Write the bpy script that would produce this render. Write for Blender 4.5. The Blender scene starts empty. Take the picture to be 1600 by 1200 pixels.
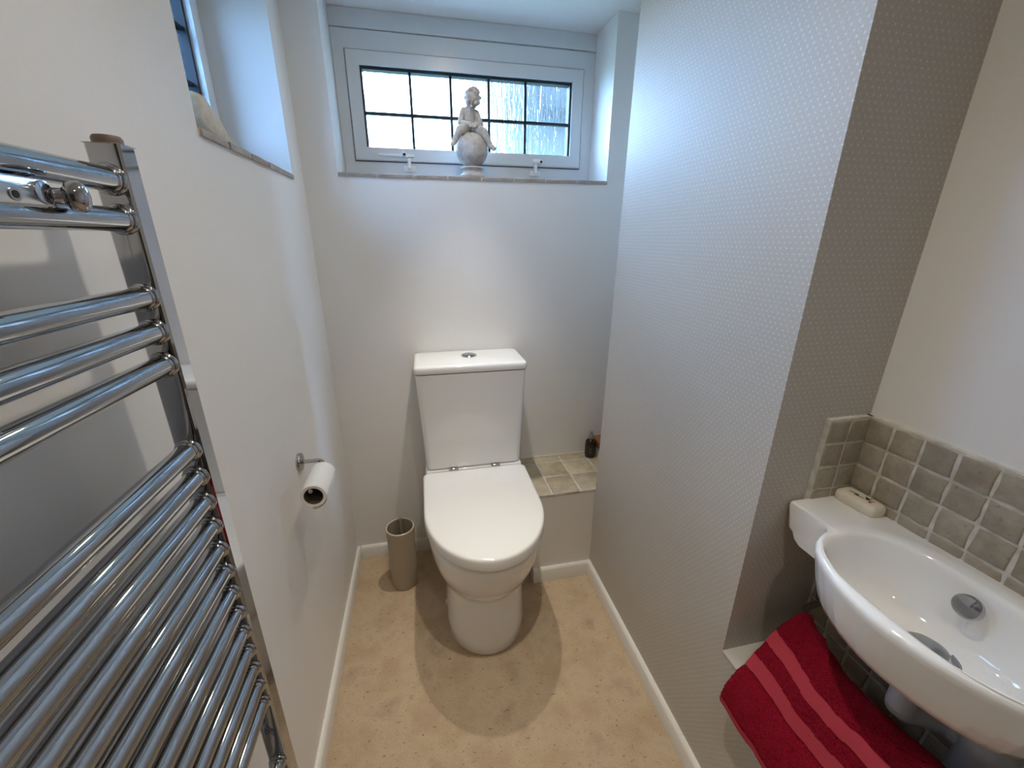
import bpy, bmesh, math, random
from mathutils import Vector, Matrix, noise
rnd = random.Random(7)
S = bpy.context.scene
COL = S.collection

# ------------------------------------------------------------------ camera
FPX = 645.0
PITCH, YAW, ROLL = math.radians(19.45), math.radians(12.2), math.radians(0.25)
CAM_H = 1.25
fw = Vector((math.sin(YAW) * math.cos(PITCH), math.cos(YAW) * math.cos(PITCH), -math.sin(PITCH)))
rt = Vector((math.cos(YAW), -math.sin(YAW), 0))
up = rt.cross(fw)
r2 = rt * math.cos(ROLL) + up * math.sin(ROLL)
u2 = up * math.cos(ROLL) - rt * math.sin(ROLL)
cd = bpy.data.cameras.new('camera'); cam = bpy.data.objects.new('camera', cd); COL.objects.link(cam)
cd.sensor_fit = 'HORIZONTAL'; cd.sensor_width = 36; cd.lens = FPX / 1600 * 36; cd.clip_start = 0.01
m = Matrix((r2, u2, -fw)).transposed().to_4x4(); m.translation = (0, 0, CAM_H)
cam.matrix_world = m
S.camera = cam

# ------------------------------------------------------------------ world (overcast bluish daylight), exposure
w = bpy.data.worlds.new('overcast_sky'); S.world = w; w.use_nodes = True
bg = w.node_tree.nodes['Background']
bg.inputs['Color'].default_value = (0.34, 0.60, 1.0, 1); bg.inputs['Strength'].default_value = 18.0
S.view_settings.view_transform = 'Standard'; S.view_settings.look = 'None'
S.view_settings.gamma = 1; S.view_settings.use_curve_mapping = False
S.view_settings.exposure = 1.17
S.cycles.max_bounces = 9; S.cycles.diffuse_bounces = 5; S.cycles.adaptive_threshold = 0.02
SPOT_W, SPILL_W, SPOT_COL = 12.0, 3.5, (1.0, 0.945, 0.86)      # lamp beam, its wide spill, colour

# ------------------------------------------------------------------ materials
MATS = {}
def mat(name, color=(0.8, 0.8, 0.8), rough=0.5, metal=0.0, spec=0.5, coat=0.0, emit=None, estr=0):
    mt = bpy.data.materials.new(name); mt.use_nodes = True
    b = mt.node_tree.nodes['Principled BSDF']
    b.inputs['Base Color'].default_value = (*color, 1); b.inputs['Roughness'].default_value = rough
    b.inputs['Metallic'].default_value = metal; b.inputs['Specular IOR Level'].default_value = spec
    b.inputs['Coat Weight'].default_value = coat; b.inputs['Coat Roughness'].default_value = 0.03
    if emit:
        b.inputs['Emission Color'].default_value = (*emit, 1); b.inputs['Emission Strength'].default_value = estr
    MATS[name] = mt
    return mt
class NT:
    def __init__(s, mt): s.t = mt.node_tree; s.b = s.t.nodes['Principled BSDF']
    def n(s, typ, **kw):
        nd = s.t.nodes.new(typ)
        for k, v in kw.items():
            if k in nd.inputs: nd.inputs[k].default_value = v
            else: setattr(nd, k, v)
        return nd
    def l(s, a, b): s.t.links.new(a, b)
    def coords(s, scale=(1, 1, 1)):
        tc = s.n('ShaderNodeTexCoord'); mp = s.n('ShaderNodeMapping'); mp.inputs['Scale'].default_value = scale
        s.l(tc.outputs['Object'], mp.inputs['Vector']); return mp.outputs['Vector']
    def noise(s, vec, scale, detail=3, rough=0.5):
        nd = s.n('ShaderNodeTexNoise'); nd.inputs['Scale'].default_value = scale; nd.inputs['Detail'].default_value = detail
        nd.inputs['Roughness'].default_value = rough; s.l(vec, nd.inputs['Vector']); return nd.outputs['Fac']
    def ramp(s, fac, stops):
        r = s.n('ShaderNodeValToRGB'); e = r.color_ramp.elements
        while len(e) < len(stops): e.new(0.5)
        for i, (p, c) in enumerate(stops): e[i].position = p; e[i].color = (*c, 1)
        s.l(fac, r.inputs['Fac']); return r.outputs['Color']
    def mix(s, a, b, fac, mode='MIX'):
        mx = s.n('ShaderNodeMix', data_type='RGBA', blend_type=mode)
        for sock, v in ((mx.inputs[0], fac), (mx.inputs[6], a), (mx.inputs[7], b)):
            if hasattr(v, 'links'): s.l(v, sock)
            elif isinstance(v, tuple): sock.default_value = (*v, 1)
            else: sock.default_value = v
        return mx.outputs[2]
    def bump(s, h, strength, dist):
        bp = s.n('ShaderNodeBump'); bp.inputs['Strength'].default_value = strength; bp.inputs['Distance'].default_value = dist
        s.l(h, bp.inputs['Height']); s.l(bp.outputs['Normal'], s.b.inputs['Normal'])
    def math(s, op, a, b=None, c=None):
        nd = s.n('ShaderNodeMath', operation=op)
        for i, v in enumerate((a, b, c)):
            if v is None: continue
            if hasattr(v, 'links'): s.l(v, nd.inputs[i])
            else: nd.inputs[i].default_value = v
        return nd.outputs[0]

def m_plaster(name, color, var=0.04):
    mt = mat(name, color, 0.48, spec=0.5); t = NT(mt); v = t.coords()
    c = t.mix(tuple(x * (1 - var) for x in color), tuple(min(1, x * (1 + var)) for x in color), t.noise(v, 3.0, 4))
    t.l(c, t.b.inputs['Base Color'])
    t.bump(t.noise(v, 90, 3), 0.25, 0.0012)
    return mt
m_plaster('wall_paint', (0.82, 0.805, 0.775))
m_plaster('ceiling_paint', (0.84, 0.84, 0.83))
mat('gloss_white', (0.78, 0.76, 0.71), 0.35); t = NT(MATS['gloss_white']); v = t.coords()
t.l(t.ramp(t.noise(v, 60, 4), [(0.26, (0.66, 0.62, 0.55)), (0.34, (0.79, 0.77, 0.72))]), t.b.inputs['Base Color'])
t.bump(t.noise(v, 120, 2), 0.15, 0.001)
mat('upvc', (0.72, 0.74, 0.76), 0.30)
mat('sash_shadow', (0.06, 0.065, 0.08), 0.5)
mat('lead', (0.012, 0.013, 0.018), 0.6)
mat('ceramic', (0.87, 0.865, 0.845), 0.06, spec=0.5, coat=0.5)
mat('lid_plastic', (0.83, 0.81, 0.77), 0.16, spec=0.5)
mat('chrome', (0.44, 0.455, 0.48), 0.045, metal=1.0)
mat('chrome_soft', (0.56, 0.57, 0.59), 0.16, metal=1.0)
mat('dark_hole', (0.02, 0.018, 0.016), 0.8)
mat('white_plastic', (0.68, 0.70, 0.73), 0.35)
mat('fastener_white', (0.90, 0.90, 0.90), 0.3)
mat('pipe_plastic_shaded', (0.36, 0.39, 0.46), 0.35)  # white plastic darkened, with the shade under the basin in its colour
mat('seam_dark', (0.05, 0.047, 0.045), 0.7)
mat('brown_plastic', (0.16, 0.11, 0.08), 0.5)
mat('amber_glass', (0.018, 0.007, 0.004), 0.08, spec=0.6)
mat('label_black', (0.012, 0.011, 0.011), 0.35)
mat('label_grey', (0.14, 0.13, 0.12), 0.5)
mat('pump_grey', (0.25, 0.24, 0.24), 0.3)
mat('paper', (0.83, 0.82, 0.79), 0.9, spec=0.1); t = NT(MATS['paper']); v = t.coords(); t.bump(t.noise(v, 260, 2), 0.3, 0.0008)
mat('cardboard', (0.10, 0.075, 0.055), 0.9, spec=0.1)
mat('grout', (0.60, 0.57, 0.50), 0.9, spec=0.1); t = NT(MATS['grout']); v = t.coords()
t.l(t.ramp(t.noise(v, 50, 4), [(0.3, (0.48, 0.45, 0.39)), (0.65, (0.68, 0.655, 0.60))]), t.b.inputs['Base Color']); t.bump(t.noise(v, 300, 2), 0.4, 0.001)
mat('sealant', (0.70, 0.66, 0.55), 0.5)
mat('ledge_taupe', (0.50, 0.465, 0.41), 0.6)

def m_tile(name, dark, light, spots):
    mt = mat(name, light, 0.45, spec=0.35); t = NT(mt)
    tc = t.n('ShaderNodeTexCoord'); oi = t.n('ShaderNodeObjectInfo')
    off = t.n('ShaderNodeVectorMath', operation='ADD'); t.l(tc.outputs['Object'], off.inputs[0]); t.l(oi.outputs['Location'], off.inputs[1])
    v = off.outputs[0]
    a = t.ramp(t.noise(v, 28, 6, 0.65), [(0.3, dark), (0.7, light)])
    b = t.mix(a, spots, t.ramp(t.noise(v, 130, 3), [(0.62, (0, 0, 0)), (0.72, (0.7, 0.7, 0.7))]))
    c = t.mix(b, (0.5, 0.45, 0.40), t.math('MULTIPLY', oi.outputs['Random'], 0.35), 'MULTIPLY')
    t.l(c, t.b.inputs['Base Color']); t.bump(t.noise(v, 160, 4), 0.35, 0.0012)
    return mt
m_tile('travertine', (0.30, 0.26, 0.20), (0.46, 0.41, 0.33), (0.23, 0.195, 0.145))
m_tile('ledge_stone', (0.42, 0.345, 0.23), (0.62, 0.53, 0.375), (0.24, 0.19, 0.125))
m_tile('sill_stone', (0.30, 0.26, 0.22), (0.46, 0.41, 0.36), (0.2, 0.17, 0.14))
mat('ornament_stone', (0.60, 0.57, 0.49), 0.8, spec=0.2); t = NT(MATS['ornament_stone']); v = t.coords()
t.l(t.ramp(t.noise(v, 70, 5, 0.65), [(0.32, (0.54, 0.50, 0.42)), (0.6, (0.66, 0.63, 0.55))]), t.b.inputs['Base Color']); t.bump(t.noise(v, 240, 4), 0.4, 0.0015)
mat('statue_resin', (0.55, 0.50, 0.46), 0.55, spec=0.4); t = NT(MATS['statue_resin']); v = t.coords()
t.l(t.ramp(t.noise(v, 55, 6, 0.7), [(0.30, (0.36, 0.31, 0.27)), (0.65, (0.60, 0.56, 0.52))]), t.b.inputs['Base Color']); t.bump(t.noise(v, 300, 4), 0.5, 0.001)
mat('timber', (0.30, 0.13, 0.045), 0.35); t = NT(MATS['timber']); v = t.coords((30, 3, 30))
t.l(t.ramp(t.noise(v, 3, 5), [(0.3, (0.20, 0.075, 0.022)), (0.7, (0.38, 0.17, 0.06))]), t.b.inputs['Base Color'])
mat('brush_tan', (0.40, 0.335, 0.25), 0.42)
mat('brush_rim', (0.66, 0.60, 0.48), 0.3)
mat('soap', (0.74, 0.69, 0.56), 0.4); MATS['soap'].node_tree.nodes['Principled BSDF'].inputs['Subsurface Weight'].default_value = 0.0
mat('motif_dark', (0.045, 0.045, 0.03), 0.6); mat('motif_pink', (0.32, 0.11, 0.10), 0.6)
mat('outside_wall', (0.055, 0.055, 0.052), 0.8); mat('outside_roof', (0.020, 0.019, 0.018), 0.8); mat('grass_outside', (0.08, 0.11, 0.06), 0.9)
mat('door_paint', (0.10, 0.075, 0.055), 0.4)
mat('lamp_lens', (0.9, 0.9, 0.9), 0.2, emit=(1.0, 0.86, 0.66), estr=60)

# terry towel
mat('terry_red', (0.36, 0.008, 0.030), 0.95, spec=0.1); t = NT(MATS['terry_red']); v = t.coords()
t.b.inputs['Sheen Weight'].default_value = 0.06; t.b.inputs['Sheen Tint'].default_value = (0.9, 0.25, 0.32, 1)
t.l(t.ramp(t.noise(v, 420, 3, 0.7), [(0.30, (0.12, 0.002, 0.007)), (0.62, (0.36, 0.006, 0.026))]), t.b.inputs['Base Color'])
t.bump(t.noise(v, 520, 3, 0.7), 1.0, 0.003)
mat('woven_red', (0.42, 0.045, 0.062), 0.9, spec=0.1); t = NT(MATS['woven_red']); v = t.coords(); t.bump(t.noise(v, 700, 2), 0.5, 0.001)

# carpet
mat('carpet', (0.5, 0.36, 0.22), 0.97, spec=0.05); t = NT(MATS['carpet']); v = t.coords(); vs = t.coords((1, 2.2, 1))
big = t.ramp(t.noise(v, 8.5, 4, 0.6), [(0.30, (0.53, 0.385, 0.265)), (0.46, (0.66, 0.51, 0.345)), (0.58, (0.60, 0.445, 0.29)), (0.72, (0.56, 0.40, 0.285))])
fine = t.ramp(t.noise(v, 340, 3, 0.7), [(0.25, (0.62, 0.60, 0.58)), (0.6, (1, 1, 1))])
c = t.mix(big, fine, 0.75, 'MULTIPLY')
speck = t.ramp(t.noise(vs, 62, 2, 0.75), [(0.64, (1, 1, 1)), (0.70, (0.38, 0.32, 0.27))])
c = t.mix(c, speck, 0.85, 'MULTIPLY')
t.l(c, t.b.inputs['Base Color']); t.bump(t.noise(v, 300, 3, 0.7), 0.9, 0.004)

# pearl dotted wallpaper: staggered dots
mat('wallpaper', (0.40, 0.37, 0.33), 0.45, spec=0.5); t = NT(MATS['wallpaper'])
tc = t.n('ShaderNodeTexCoord'); sx = t.n('ShaderNodeSeparateXYZ'); t.l(tc.outputs['Object'], sx.inputs[0])
PX, PZ = 0.0112, 0.0085
h = t.math('ADD', sx.outputs['X'], sx.outputs['Y'])          # runs along either face
row = t.math('FLOOR', t.math('DIVIDE', sx.outputs['Z'], PZ))
odd = t.math('MULTIPLY', t.math('MODULO', row, 2.0), 0.5)
fz = t.math('SUBTRACT', t.math('FRACT', t.math('DIVIDE', sx.outputs['Z'], PZ)), 0.5)
fh = t.math('SUBTRACT', t.math('FRACT', t.math('ADD', t.math('DIVIDE', h, PX), odd)), 0.5)
dd = t.math('SQRT', t.math('ADD', t.math('POWER', t.math('MULTIPLY', fz, PZ), 2.0), t.math('POWER', t.math('MULTIPLY', fh, PX), 2.0)))
dot = t.n('ShaderNodeMapRange'); dot.inputs['From Min'].default_value = 0.0021; dot.inputs['From Max'].default_value = 0.0011
t.l(dd, dot.inputs['Value'])
weave = t.noise(t.coords((1, 1, 1)), 380, 3, 0.7)
base = t.ramp(weave, [(0.3, (0.46, 0.43, 0.385)), (0.7, (0.56, 0.525, 0.475))])
vv = t.noise(t.coords((1, 1, 1)), 60, 2)
t.l(t.mix(base, (0.72, 0.695, 0.65), t.math('MULTIPLY', dot.outputs[0], t.math('ADD', 0.10, vv))), t.b.inputs['Base Color'])
t.b.inputs['Roughness'].default_value = 0.55; t.b.inputs['Specular IOR Level'].default_value = 0.4
t.bump(weave, 0.25, 0.0006)

# rain-patterned glass
gm = bpy.data.materials.new('rain_glass'); gm.use_nodes = True; nt = gm.node_tree; nt.nodes.clear()
def gn(ty, **k):
    n_ = nt.nodes.new(ty)
    for a, b in k.items(): n_.inputs[a].default_value = b
    return n_
out = gn('ShaderNodeOutputMaterial'); tr = gn('ShaderNodeBsdfTransparent'); tr.inputs[0].default_value = (0.93, 0.96, 0.97, 1)
rf = gn('ShaderNodeBsdfRefraction', IOR=1.12, Roughness=0.0); gl = gn('ShaderNodeBsdfGlossy', Roughness=0.06)
tcg = gn('ShaderNodeTexCoord'); mpg = gn('ShaderNodeMapping'); mpg.inputs['Scale'].default_value = (1, 1, 0.045)
wob = gn('ShaderNodeTexNoise', Scale=14.0, Detail=2.0); addv = gn('ShaderNodeMixRGB'); addv.blend_type = 'ADD'; addv.inputs[0].default_value = 0.016
nz = gn('ShaderNodeTexNoise', Scale=115.0, Detail=2.0); bp = gn('ShaderNodeBump', Strength=1.0, Distance=0.02)
L = nt.links.new
L(tcg.outputs['Object'], mpg.inputs[0]); L(tcg.outputs['Object'], wob.inputs['Vector'])
L(mpg.outputs[0], addv.inputs[1]); L(wob.outputs['Color'], addv.inputs[2]); L(addv.outputs[0], nz.inputs['Vector'])
L(nz.outputs['Fac'], bp.inputs['Height']); L(bp.outputs[0], rf.inputs['Normal']); L(bp.outputs[0], gl.inputs['Normal'])
mx = gn('ShaderNodeMixShader', Fac=0.5); mx2 = gn('ShaderNodeMixShader', Fac=0.05)
L(tr.outputs[0], mx.inputs[1]); L(rf.outputs[0], mx.inputs[2]); L(mx.outputs[0], mx2.inputs[1]); L(gl.outputs[0], mx2.inputs[2]); L(mx2.outputs[0], out.inputs[0])
MATS['rain_glass'] = gm
g2 = gm.copy(); g2.name = 'rain_glass_dimmed'; MATS['rain_glass_dimmed'] = g2      # darker copy, tinted to dim the daylight through the side window
for n_ in g2.node_tree.nodes:
    if n_.type == 'BSDF_TRANSPARENT': n_.inputs[0].default_value = (0.60, 0.64, 0.68, 1)
    if n_.type == 'BSDF_REFRACTION': n_.inputs[0].default_value = (0.60, 0.64, 0.68, 1)

# ------------------------------------------------------------------ mesh helpers (all coordinates are world metres)
def wloc(o):
    v_ = Vector((0, 0, 0))
    while o is not None: v_ += o.location; o = o.parent
    return v_
def obj(name, bm, material, parent=None, smooth=True, recalc=True, angle=None):
    off = wloc(parent) if parent else Vector((0, 0, 0))
    bmesh.ops.remove_doubles(bm, verts=bm.verts, dist=1e-6)
    if recalc: bmesh.ops.recalc_face_normals(bm, faces=bm.faces)
    if off.length: bmesh.ops.translate(bm, verts=bm.verts, vec=-off)
    me = bpy.data.meshes.new(name); bm.to_mesh(me); bm.free()
    if smooth:
        me.polygons.foreach_set('use_smooth', [True] * len(me.polygons))
        me.set_sharp_from_angle(angle=math.radians(angle if angle else 40))
    for mm in (material if isinstance(material, (list, tuple)) else [material]): me.materials.append(MATS[mm])
    o = bpy.data.objects.new(name, me); COL.objects.link(o); o.parent = parent
    return o
def inst(name, me, loc, parent, rot=None):
    o = bpy.data.objects.new(name, me); COL.objects.link(o); o.parent = parent
    o.location = Vector(loc) - (wloc(parent) if parent else Vector((0, 0, 0)))
    if rot: o.rotation_euler = rot
    return o
def thing(name, label, cat, loc=(0, 0, 0), group=None):
    o = bpy.data.objects.new(name, None); COL.objects.link(o); o.location = loc; o.empty_display_size = 0.05
    return tag(o, label, cat, group)
def tag(o, label, cat, group=None):
    o['label'] = label; o['category'] = cat
    if group: o['group'] = group
    return o
def struct(o, label=None):
    o['kind'] = 'structure'
    if label: o['label'] = label
    return o
def B(): return bmesh.new()
def box(bm, x0, x1, y0, y1, z0, z1, bev=0.0, seg=2):
    b2 = bmesh.new()
    r = bmesh.ops.create_cube(b2, size=1.0)
    for v_ in b2.verts:
        v_.co = Vector(((x0 + x1) / 2 + v_.co.x * (x1 - x0), (y0 + y1) / 2 + v_.co.y * (y1 - y0), (z0 + z1) / 2 + v_.co.z * (z1 - z0)))
    if bev: bmesh.ops.bevel(b2, geom=list(b2.edges), offset=bev, segments=seg, affect='EDGES', profile=0.5)
    join(bm, b2); return bm
def join(bm, b2):
    mp_ = {}
    for v_ in b2.verts: mp_[v_] = bm.verts.new(v_.co)
    for f_ in b2.faces:
        try: bm.faces.new([mp_[v_] for v_ in f_.verts])
        except ValueError: pass
    b2.free()
def loft(bm, rings, cap0=True, cap1=True):
    vs_ = [[bm.verts.new(p) for p in r] for r in rings]
    n = len(rings[0])
    for a, b in zip(vs_[:-1], vs_[1:]):
        for i in range(n):
            bm.faces.new((a[i], a[(i + 1) % n], b[(i + 1) % n], b[i]))
    if cap0: bm.faces.new(list(reversed(vs_[0])))
    if cap1: bm.faces.new(vs_[-1])
    return bm
def frame_of(d):
    d = Vector(d).normalized(); a = Vector((0, 0, 1)) if abs(d.z) < 0.9 else Vector((1, 0, 0))
    u_ = d.cross(a).normalized(); return d, u_, d.cross(u_)
def lathe(bm, c, axis, prof, n=32, cap0=True, cap1=True):
    """prof: list of (radius, distance along axis)"""
    d, u_, v_ = frame_of(axis); c = Vector(c)
    rings = [[c + d * h_ + (u_ * math.cos(2 * math.pi * i / n) + v_ * math.sin(2 * math.pi * i / n)) * max(r, 1e-5) for i in range(n)] for r, h_ in prof]
    return loft(bm, rings, cap0, cap1)
def tube(bm, pts, r, n=16, caps=True):
    pts = [Vector(p) for p in pts]; rings = []
    rr = r if isinstance(r, (list, tuple)) else [r] * len(pts)
    d0, u_, v_ = frame_of(pts[1] - pts[0])
    for i, p in enumerate(pts):
        d = (pts[min(i + 1, len(pts) - 1)] - pts[max(i - 1, 0)]).normalized()
        u_ = (u_ - d * u_.dot(d)).normalized(); v_ = d.cross(u_)
        rings.append([p + (u_ * math.cos(2 * math.pi * k / n) + v_ * math.sin(2 * math.pi * k / n)) * rr[i] for k in range(n)])
    return loft(bm, rings, caps, caps)
def prism(bm, poly, y0, y1):      # poly in (x, z), extruded along y
    return loft(bm, [[Vector((x, y0, z)) for x, z in poly], [Vector((x, y1, z)) for x, z in poly]])
def ball(bm, c, r, seg=16, ry=None, rz=None, rot=None):
    b2 = bmesh.new(); bmesh.ops.create_uvsphere(b2, u_segments=seg, v_segments=max(6, seg * 2 // 3), radius=1.0)
    for v_ in b2.verts:
        p = Vector((v_.co.x * r, v_.co.y * (ry or r), v_.co.z * (rz or r)))
        if rot: p.rotate(rot)
        v_.co = Vector(c) + p
    join(bm, b2)

# ------------------------------------------------------------------ dimensions
XL, YB, XR, YP, XA = -0.325, 1.475, 0.576, 0.531, 0.775
ZC = 1.912           # ceiling
YN = -1.55           # wall behind the photographer
ZLEDGE, YLEDGE = 0.385, 1.207      # tiled ledge beside the toilet
ZLOW = 0.426         # top of low boxing under the basin
TX = 0.144           # toilet centre line

# ------------------------------------------------------------------ shell
def floor_grid():
    b = B(); box(b, XL - 0.3, 1.05, YN - 0.1, YB + 0.3, -0.06, 0.0); return b
struct(obj('floor', floor_grid(), 'carpet', smooth=False), 'beige carpet with brown flecks')
struct(obj('ceiling', box(B(), XL - 0.35, 1.1, YN - 0.1, YB + 0.36, ZC, ZC + 0.08), 'ceiling_paint', smooth=False))

# left wall with window opening
LWY0, LWY1, LWZ0, LWZ1 = 0.826, 1.356, 1.412, 1.872
b = B()
box(b, XL - 0.30, XL, YN, LWY0, 0, ZC); box(b, XL - 0.30, XL, LWY1, YB + 0.32, 0, ZC)
box(b, XL - 0.30, XL, LWY0, LWY1, 0, LWZ0 - 0.012); box(b, XL - 0.30, XL, LWY0, LWY1, LWZ1, ZC)
wall_left = struct(obj('wall_left', b, 'wall_paint', smooth=False))
# back wall with window opening up to the ceiling
BWX0, BWX1, BWZ0 = -0.225, 0.650, 1.437
b = B()
box(b, XL - 0.02, BWX0, YB, YB + 0.32, 0, ZC); box(b, BWX1, 1.05, YB, YB + 0.32, 0, ZC)
box(b, BWX0, BWX1, YB, YB + 0.32, 0, BWZ0 - 0.011)
wall_back = struct(obj('wall_back', b, 'wall_paint', smooth=False))
# projecting wallpapered pier on the right
b = B(); yf_b, yf_t = 1.211, 1.176
loft(b, [[Vector(p) for p in ((XR, YP, 0), (1.05, YP, 0), (1.05, yf_b, 0), (XR, yf_b, 0))],
         [Vector(p) for p in ((XR, YP, ZC), (1.05, YP, ZC), (1.05, yf_t, ZC), (XR, yf_t, ZC))]])
wall_pier = struct(obj('wall_pier', b, 'wallpaper', smooth=False), 'wall pier papered in pale dots')
# alcove wall behind the basin, end wall, far side of the recess
wall_right = struct(obj('wall_right', box(B(), XA, XA + 0.12, YN, YP, 0, ZC), 'wall_paint', smooth=False))
struct(obj('wall_recess', box(B(), 0.95, 1.05, yf_b, YB, 0, ZC), 'wall_paint', smooth=False))
struct(obj('wall_near', box(B(), XL - 0.3, 1.05, YN - 0.1, YN, 0, ZC), 'wall_paint', smooth=False))
# low boxing under the basin, flush with the pier
wall_low = struct(obj('wall_low', box(B(), XR, XA, YN, YP, 0, ZLOW - .008), 'wallpaper', smooth=False), 'low boxed-in wall under basin')
struct(obj('trim_2', box(B(), XR - .001, XA, YN, YP, ZLOW - .008, ZLOW, .0015, 2), 'ledge_taupe'), 'taupe ledge under the basin')
# ledge boxing beside the toilet
wall_ledge = struct(obj('wall_ledge', box(B(), 0.345, 0.95, YLEDGE, YB, 0, ZLEDGE - 0.010), 'wall_paint', smooth=False), 'boxed-in ledge beside toilet')
b = box(B(), 0.677, 0.95, YLEDGE + 0.005, YB, ZLEDGE - 0.011, 0.428)
wall_upstand = struct(obj('wall_upstand', b, 'wall_paint', smooth=False))
struct(obj('trim_1', box(B(), 0.672, 0.95, YLEDGE + 0.006, YB, 0.428, 0.461, 0.003), 'timber'), 'orange-brown timber board in the recess')
# door behind the photographer
b = box(B(), -0.20, 0.50, YN, YN + 0.03, 0.0, 1.86, 0.004); door = struct(obj('door_1', b, 'door_paint'))
for z0, z1 in ((0.15, 0.80), (0.95, 1.75)):
    for x0, x1 in ((-0.12, 0.11), (0.19, 0.42)):
        obj('panel', box(B(), x0, x1, YN + 0.03, YN + 0.038, z0, z1, 0.004), 'door_paint', door)

# skirting boards
def skirt(name, pts, h=0.058, th=0.013):
    """pts: floor polyline, board stands to the left of the walking direction's right side (inside)"""
    prof = [(0, 0), (th, 0), (th, h - 0.010), (th - 0.003, h - 0.003), (th - 0.007, h), (0, h)]
    P = [Vector((x, y, 0)) for x, y in pts]; rings = []
    for i, p in enumerate(P):
        d_in = (p - P[i - 1]).normalized() if i else None; d_out = (P[i + 1] - p).normalized() if i < len(P) - 1 else None
        ns = [Vector((d.y, -d.x, 0)) for d in (d_in, d_out) if d]
        nrm = ns[0] if len(ns) == 1 else (ns[0] + ns[1]) / (1 + ns[0].dot(ns[1]))
        rings.append([p + nrm * a + Vector((0, 0, z)) for a, z in prof])
    b = B(); loft(b, rings); return struct(obj(name, b, 'gloss_white', angle=30))
skirt('baseboard_left', [(XL, YN + 0.05), (XL, YB - 0.0005)])
skirt('baseboard_back', [(XL + 0.0135, YB), (0.345, YB)])
skirt('baseboard_right', [(0.346, YLEDGE), (XR, YLEDGE), (XR, YN + 0.05)], h=0.062)

# ------------------------------------------------------------------ tiles
def tile_mesh(name, sx_, sy_, th, seed, material, jit=0.0012):
    r = random.Random(seed); b = B(); pts = []
    hx, hy = sx_ / 2, sy_ / 2
    for x, y in ((-hx, -hy), (-hx / 3, -hy), (hx / 3, -hy), (hx, -hy), (hx, 0), (hx, hy), (0, hy), (-hx, hy), (-hx, 0)):
        pts.append((x + r.uniform(-jit, jit), y + r.uniform(-jit, jit)))
    ins = 0.0016
    def ring(i, z, zj=0): return [Vector((x - math.copysign(i, x) * min(1, abs(x) / 0.004), y - math.copysign(i, y) * min(1, abs(y) / 0.004), z + r.uniform(-zj, zj))) for x, y in pts]
    loft(b, [ring(0, 0), ring(0, th * 0.65), ring(ins * 0.5, th * 0.92), ring(ins * 1.4, th, 0.0002)])
    bmesh.ops.recalc_face_normals(b, faces=b.faces)
    me = bpy.data.meshes.new(name); b.to_mesh(me); b.free(); me.materials.append(MATS[material])
    me.polygons.foreach_set('use_smooth', [True] * len(me.polygons)); me.set_sharp_from_angle(angle=math.radians(50))
    return me
PT = 0.0462
small = [tile_mesh('tile', PT - 0.0043, PT - 0.0043, 0.0080, s, 'travertine') for s in range(4)]
# splashback on the alcove wall (pieces on the wall), grout bed first
ZT = 0.953
obj('grout', box(B(), XA - 0.0095, XA + 0.001, -0.03, YP, ZLOW, ZT + 0.002), 'grout', wall_right, smooth=False)
for i in range(12):
    for j in range(12):
        y, z = YP - 0.003 - PT * (i + 0.5), ZT - PT * (j + 0.5)
        if z - PT / 2 < ZLOW - 0.005: continue
        o = inst('tile', small[rnd.randrange(4)], (XA - 0.0035 - rnd.uniform(0, 0.0008), y, z), wall_right)
        o.rotation_mode = 'ZYX'; o.rotation_euler = (0, -math.pi / 2, rnd.randrange(4) * math.pi / 2 + rnd.uniform(-0.02, 0.02))
# two columns on the pier's near face
obj('grout', box(B(), XA - 2 * PT - 0.004, XA - 0.004, YP - 0.0095, YP + 0.001, 0.742, ZT + 0.002), 'grout', wall_pier, smooth=False)
for i in range(2):
    for j in range(4):
        o = inst('tile', small[rnd.randrange(4)], (XA - 0.005 - PT * (i + 0.5), YP - 0.0035, ZT - PT * (j + 0.5)), wall_pier)
        o.rotation_mode = 'ZYX'; o.rotation_euler = (math.pi / 2, 0, rnd.randrange(4) * math.pi / 2 + rnd.uniform(-0.015, 0.015))
# ledge tiles
XS = [0.345, 0.412, 0.520, 0.630, 0.677]; YS = [YLEDGE - 0.004, 1.322, 1.424, YB]
obj('grout', box(B(), 0.345, 0.677, YLEDGE - 0.002, YB, ZLEDGE - 0.011, ZLEDGE - 0.0022), 'grout', wall_ledge, smooth=False)
k = 0
for i in range(4):
    for j in range(3):
        x0, x1, y0, y1 = XS[i], XS[i + 1], YS[j], YS[j + 1]; k += 1
        me = tile_mesh('tile', x1 - x0 - 0.006, y1 - y0 - 0.006, 0.009, 40 + k, 'ledge_stone', 0.0014)
        inst('tile', me, ((x0 + x1) / 2, (y0 + y1) / 2, ZLEDGE - 0.009), wall_ledge)
obj('sealant', box(B(), 0.345, 0.677, YB - 0.004, YB, ZLEDGE - 0.003, ZLEDGE + 0.004, 0.0015), 'sealant', wall_ledge)
# window sill tiles, back window: nine across, two deep
obj('grout', box(B(), BWX0, BWX1, YB - 0.002, YB + 0.17, BWZ0 - 0.0115, BWZ0 - 0.001), 'grout', wall_back, smooth=False)
xs = [BWX0 - 0.002] + [-0.111 + 0.1085 * i for i in range(8)] + [BWX1 + 0.002]
me9 = [tile_mesh('tile', 0.1035, 0.082, 0.011, 80 + s, 'sill_stone', 0.0012) for s in range(3)]
for i in range(9):
    x0, x1 = xs[i], xs[i + 1]
    for j in range(2):
        o = inst('tile', me9[rnd.randrange(3)], ((x0 + x1) / 2, YB - 0.005 + 0.042 + j * 0.0865, BWZ0 - 0.011), wall_back)
        o.scale.x = (x1 - x0 - 0.005) / 0.1035
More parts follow.
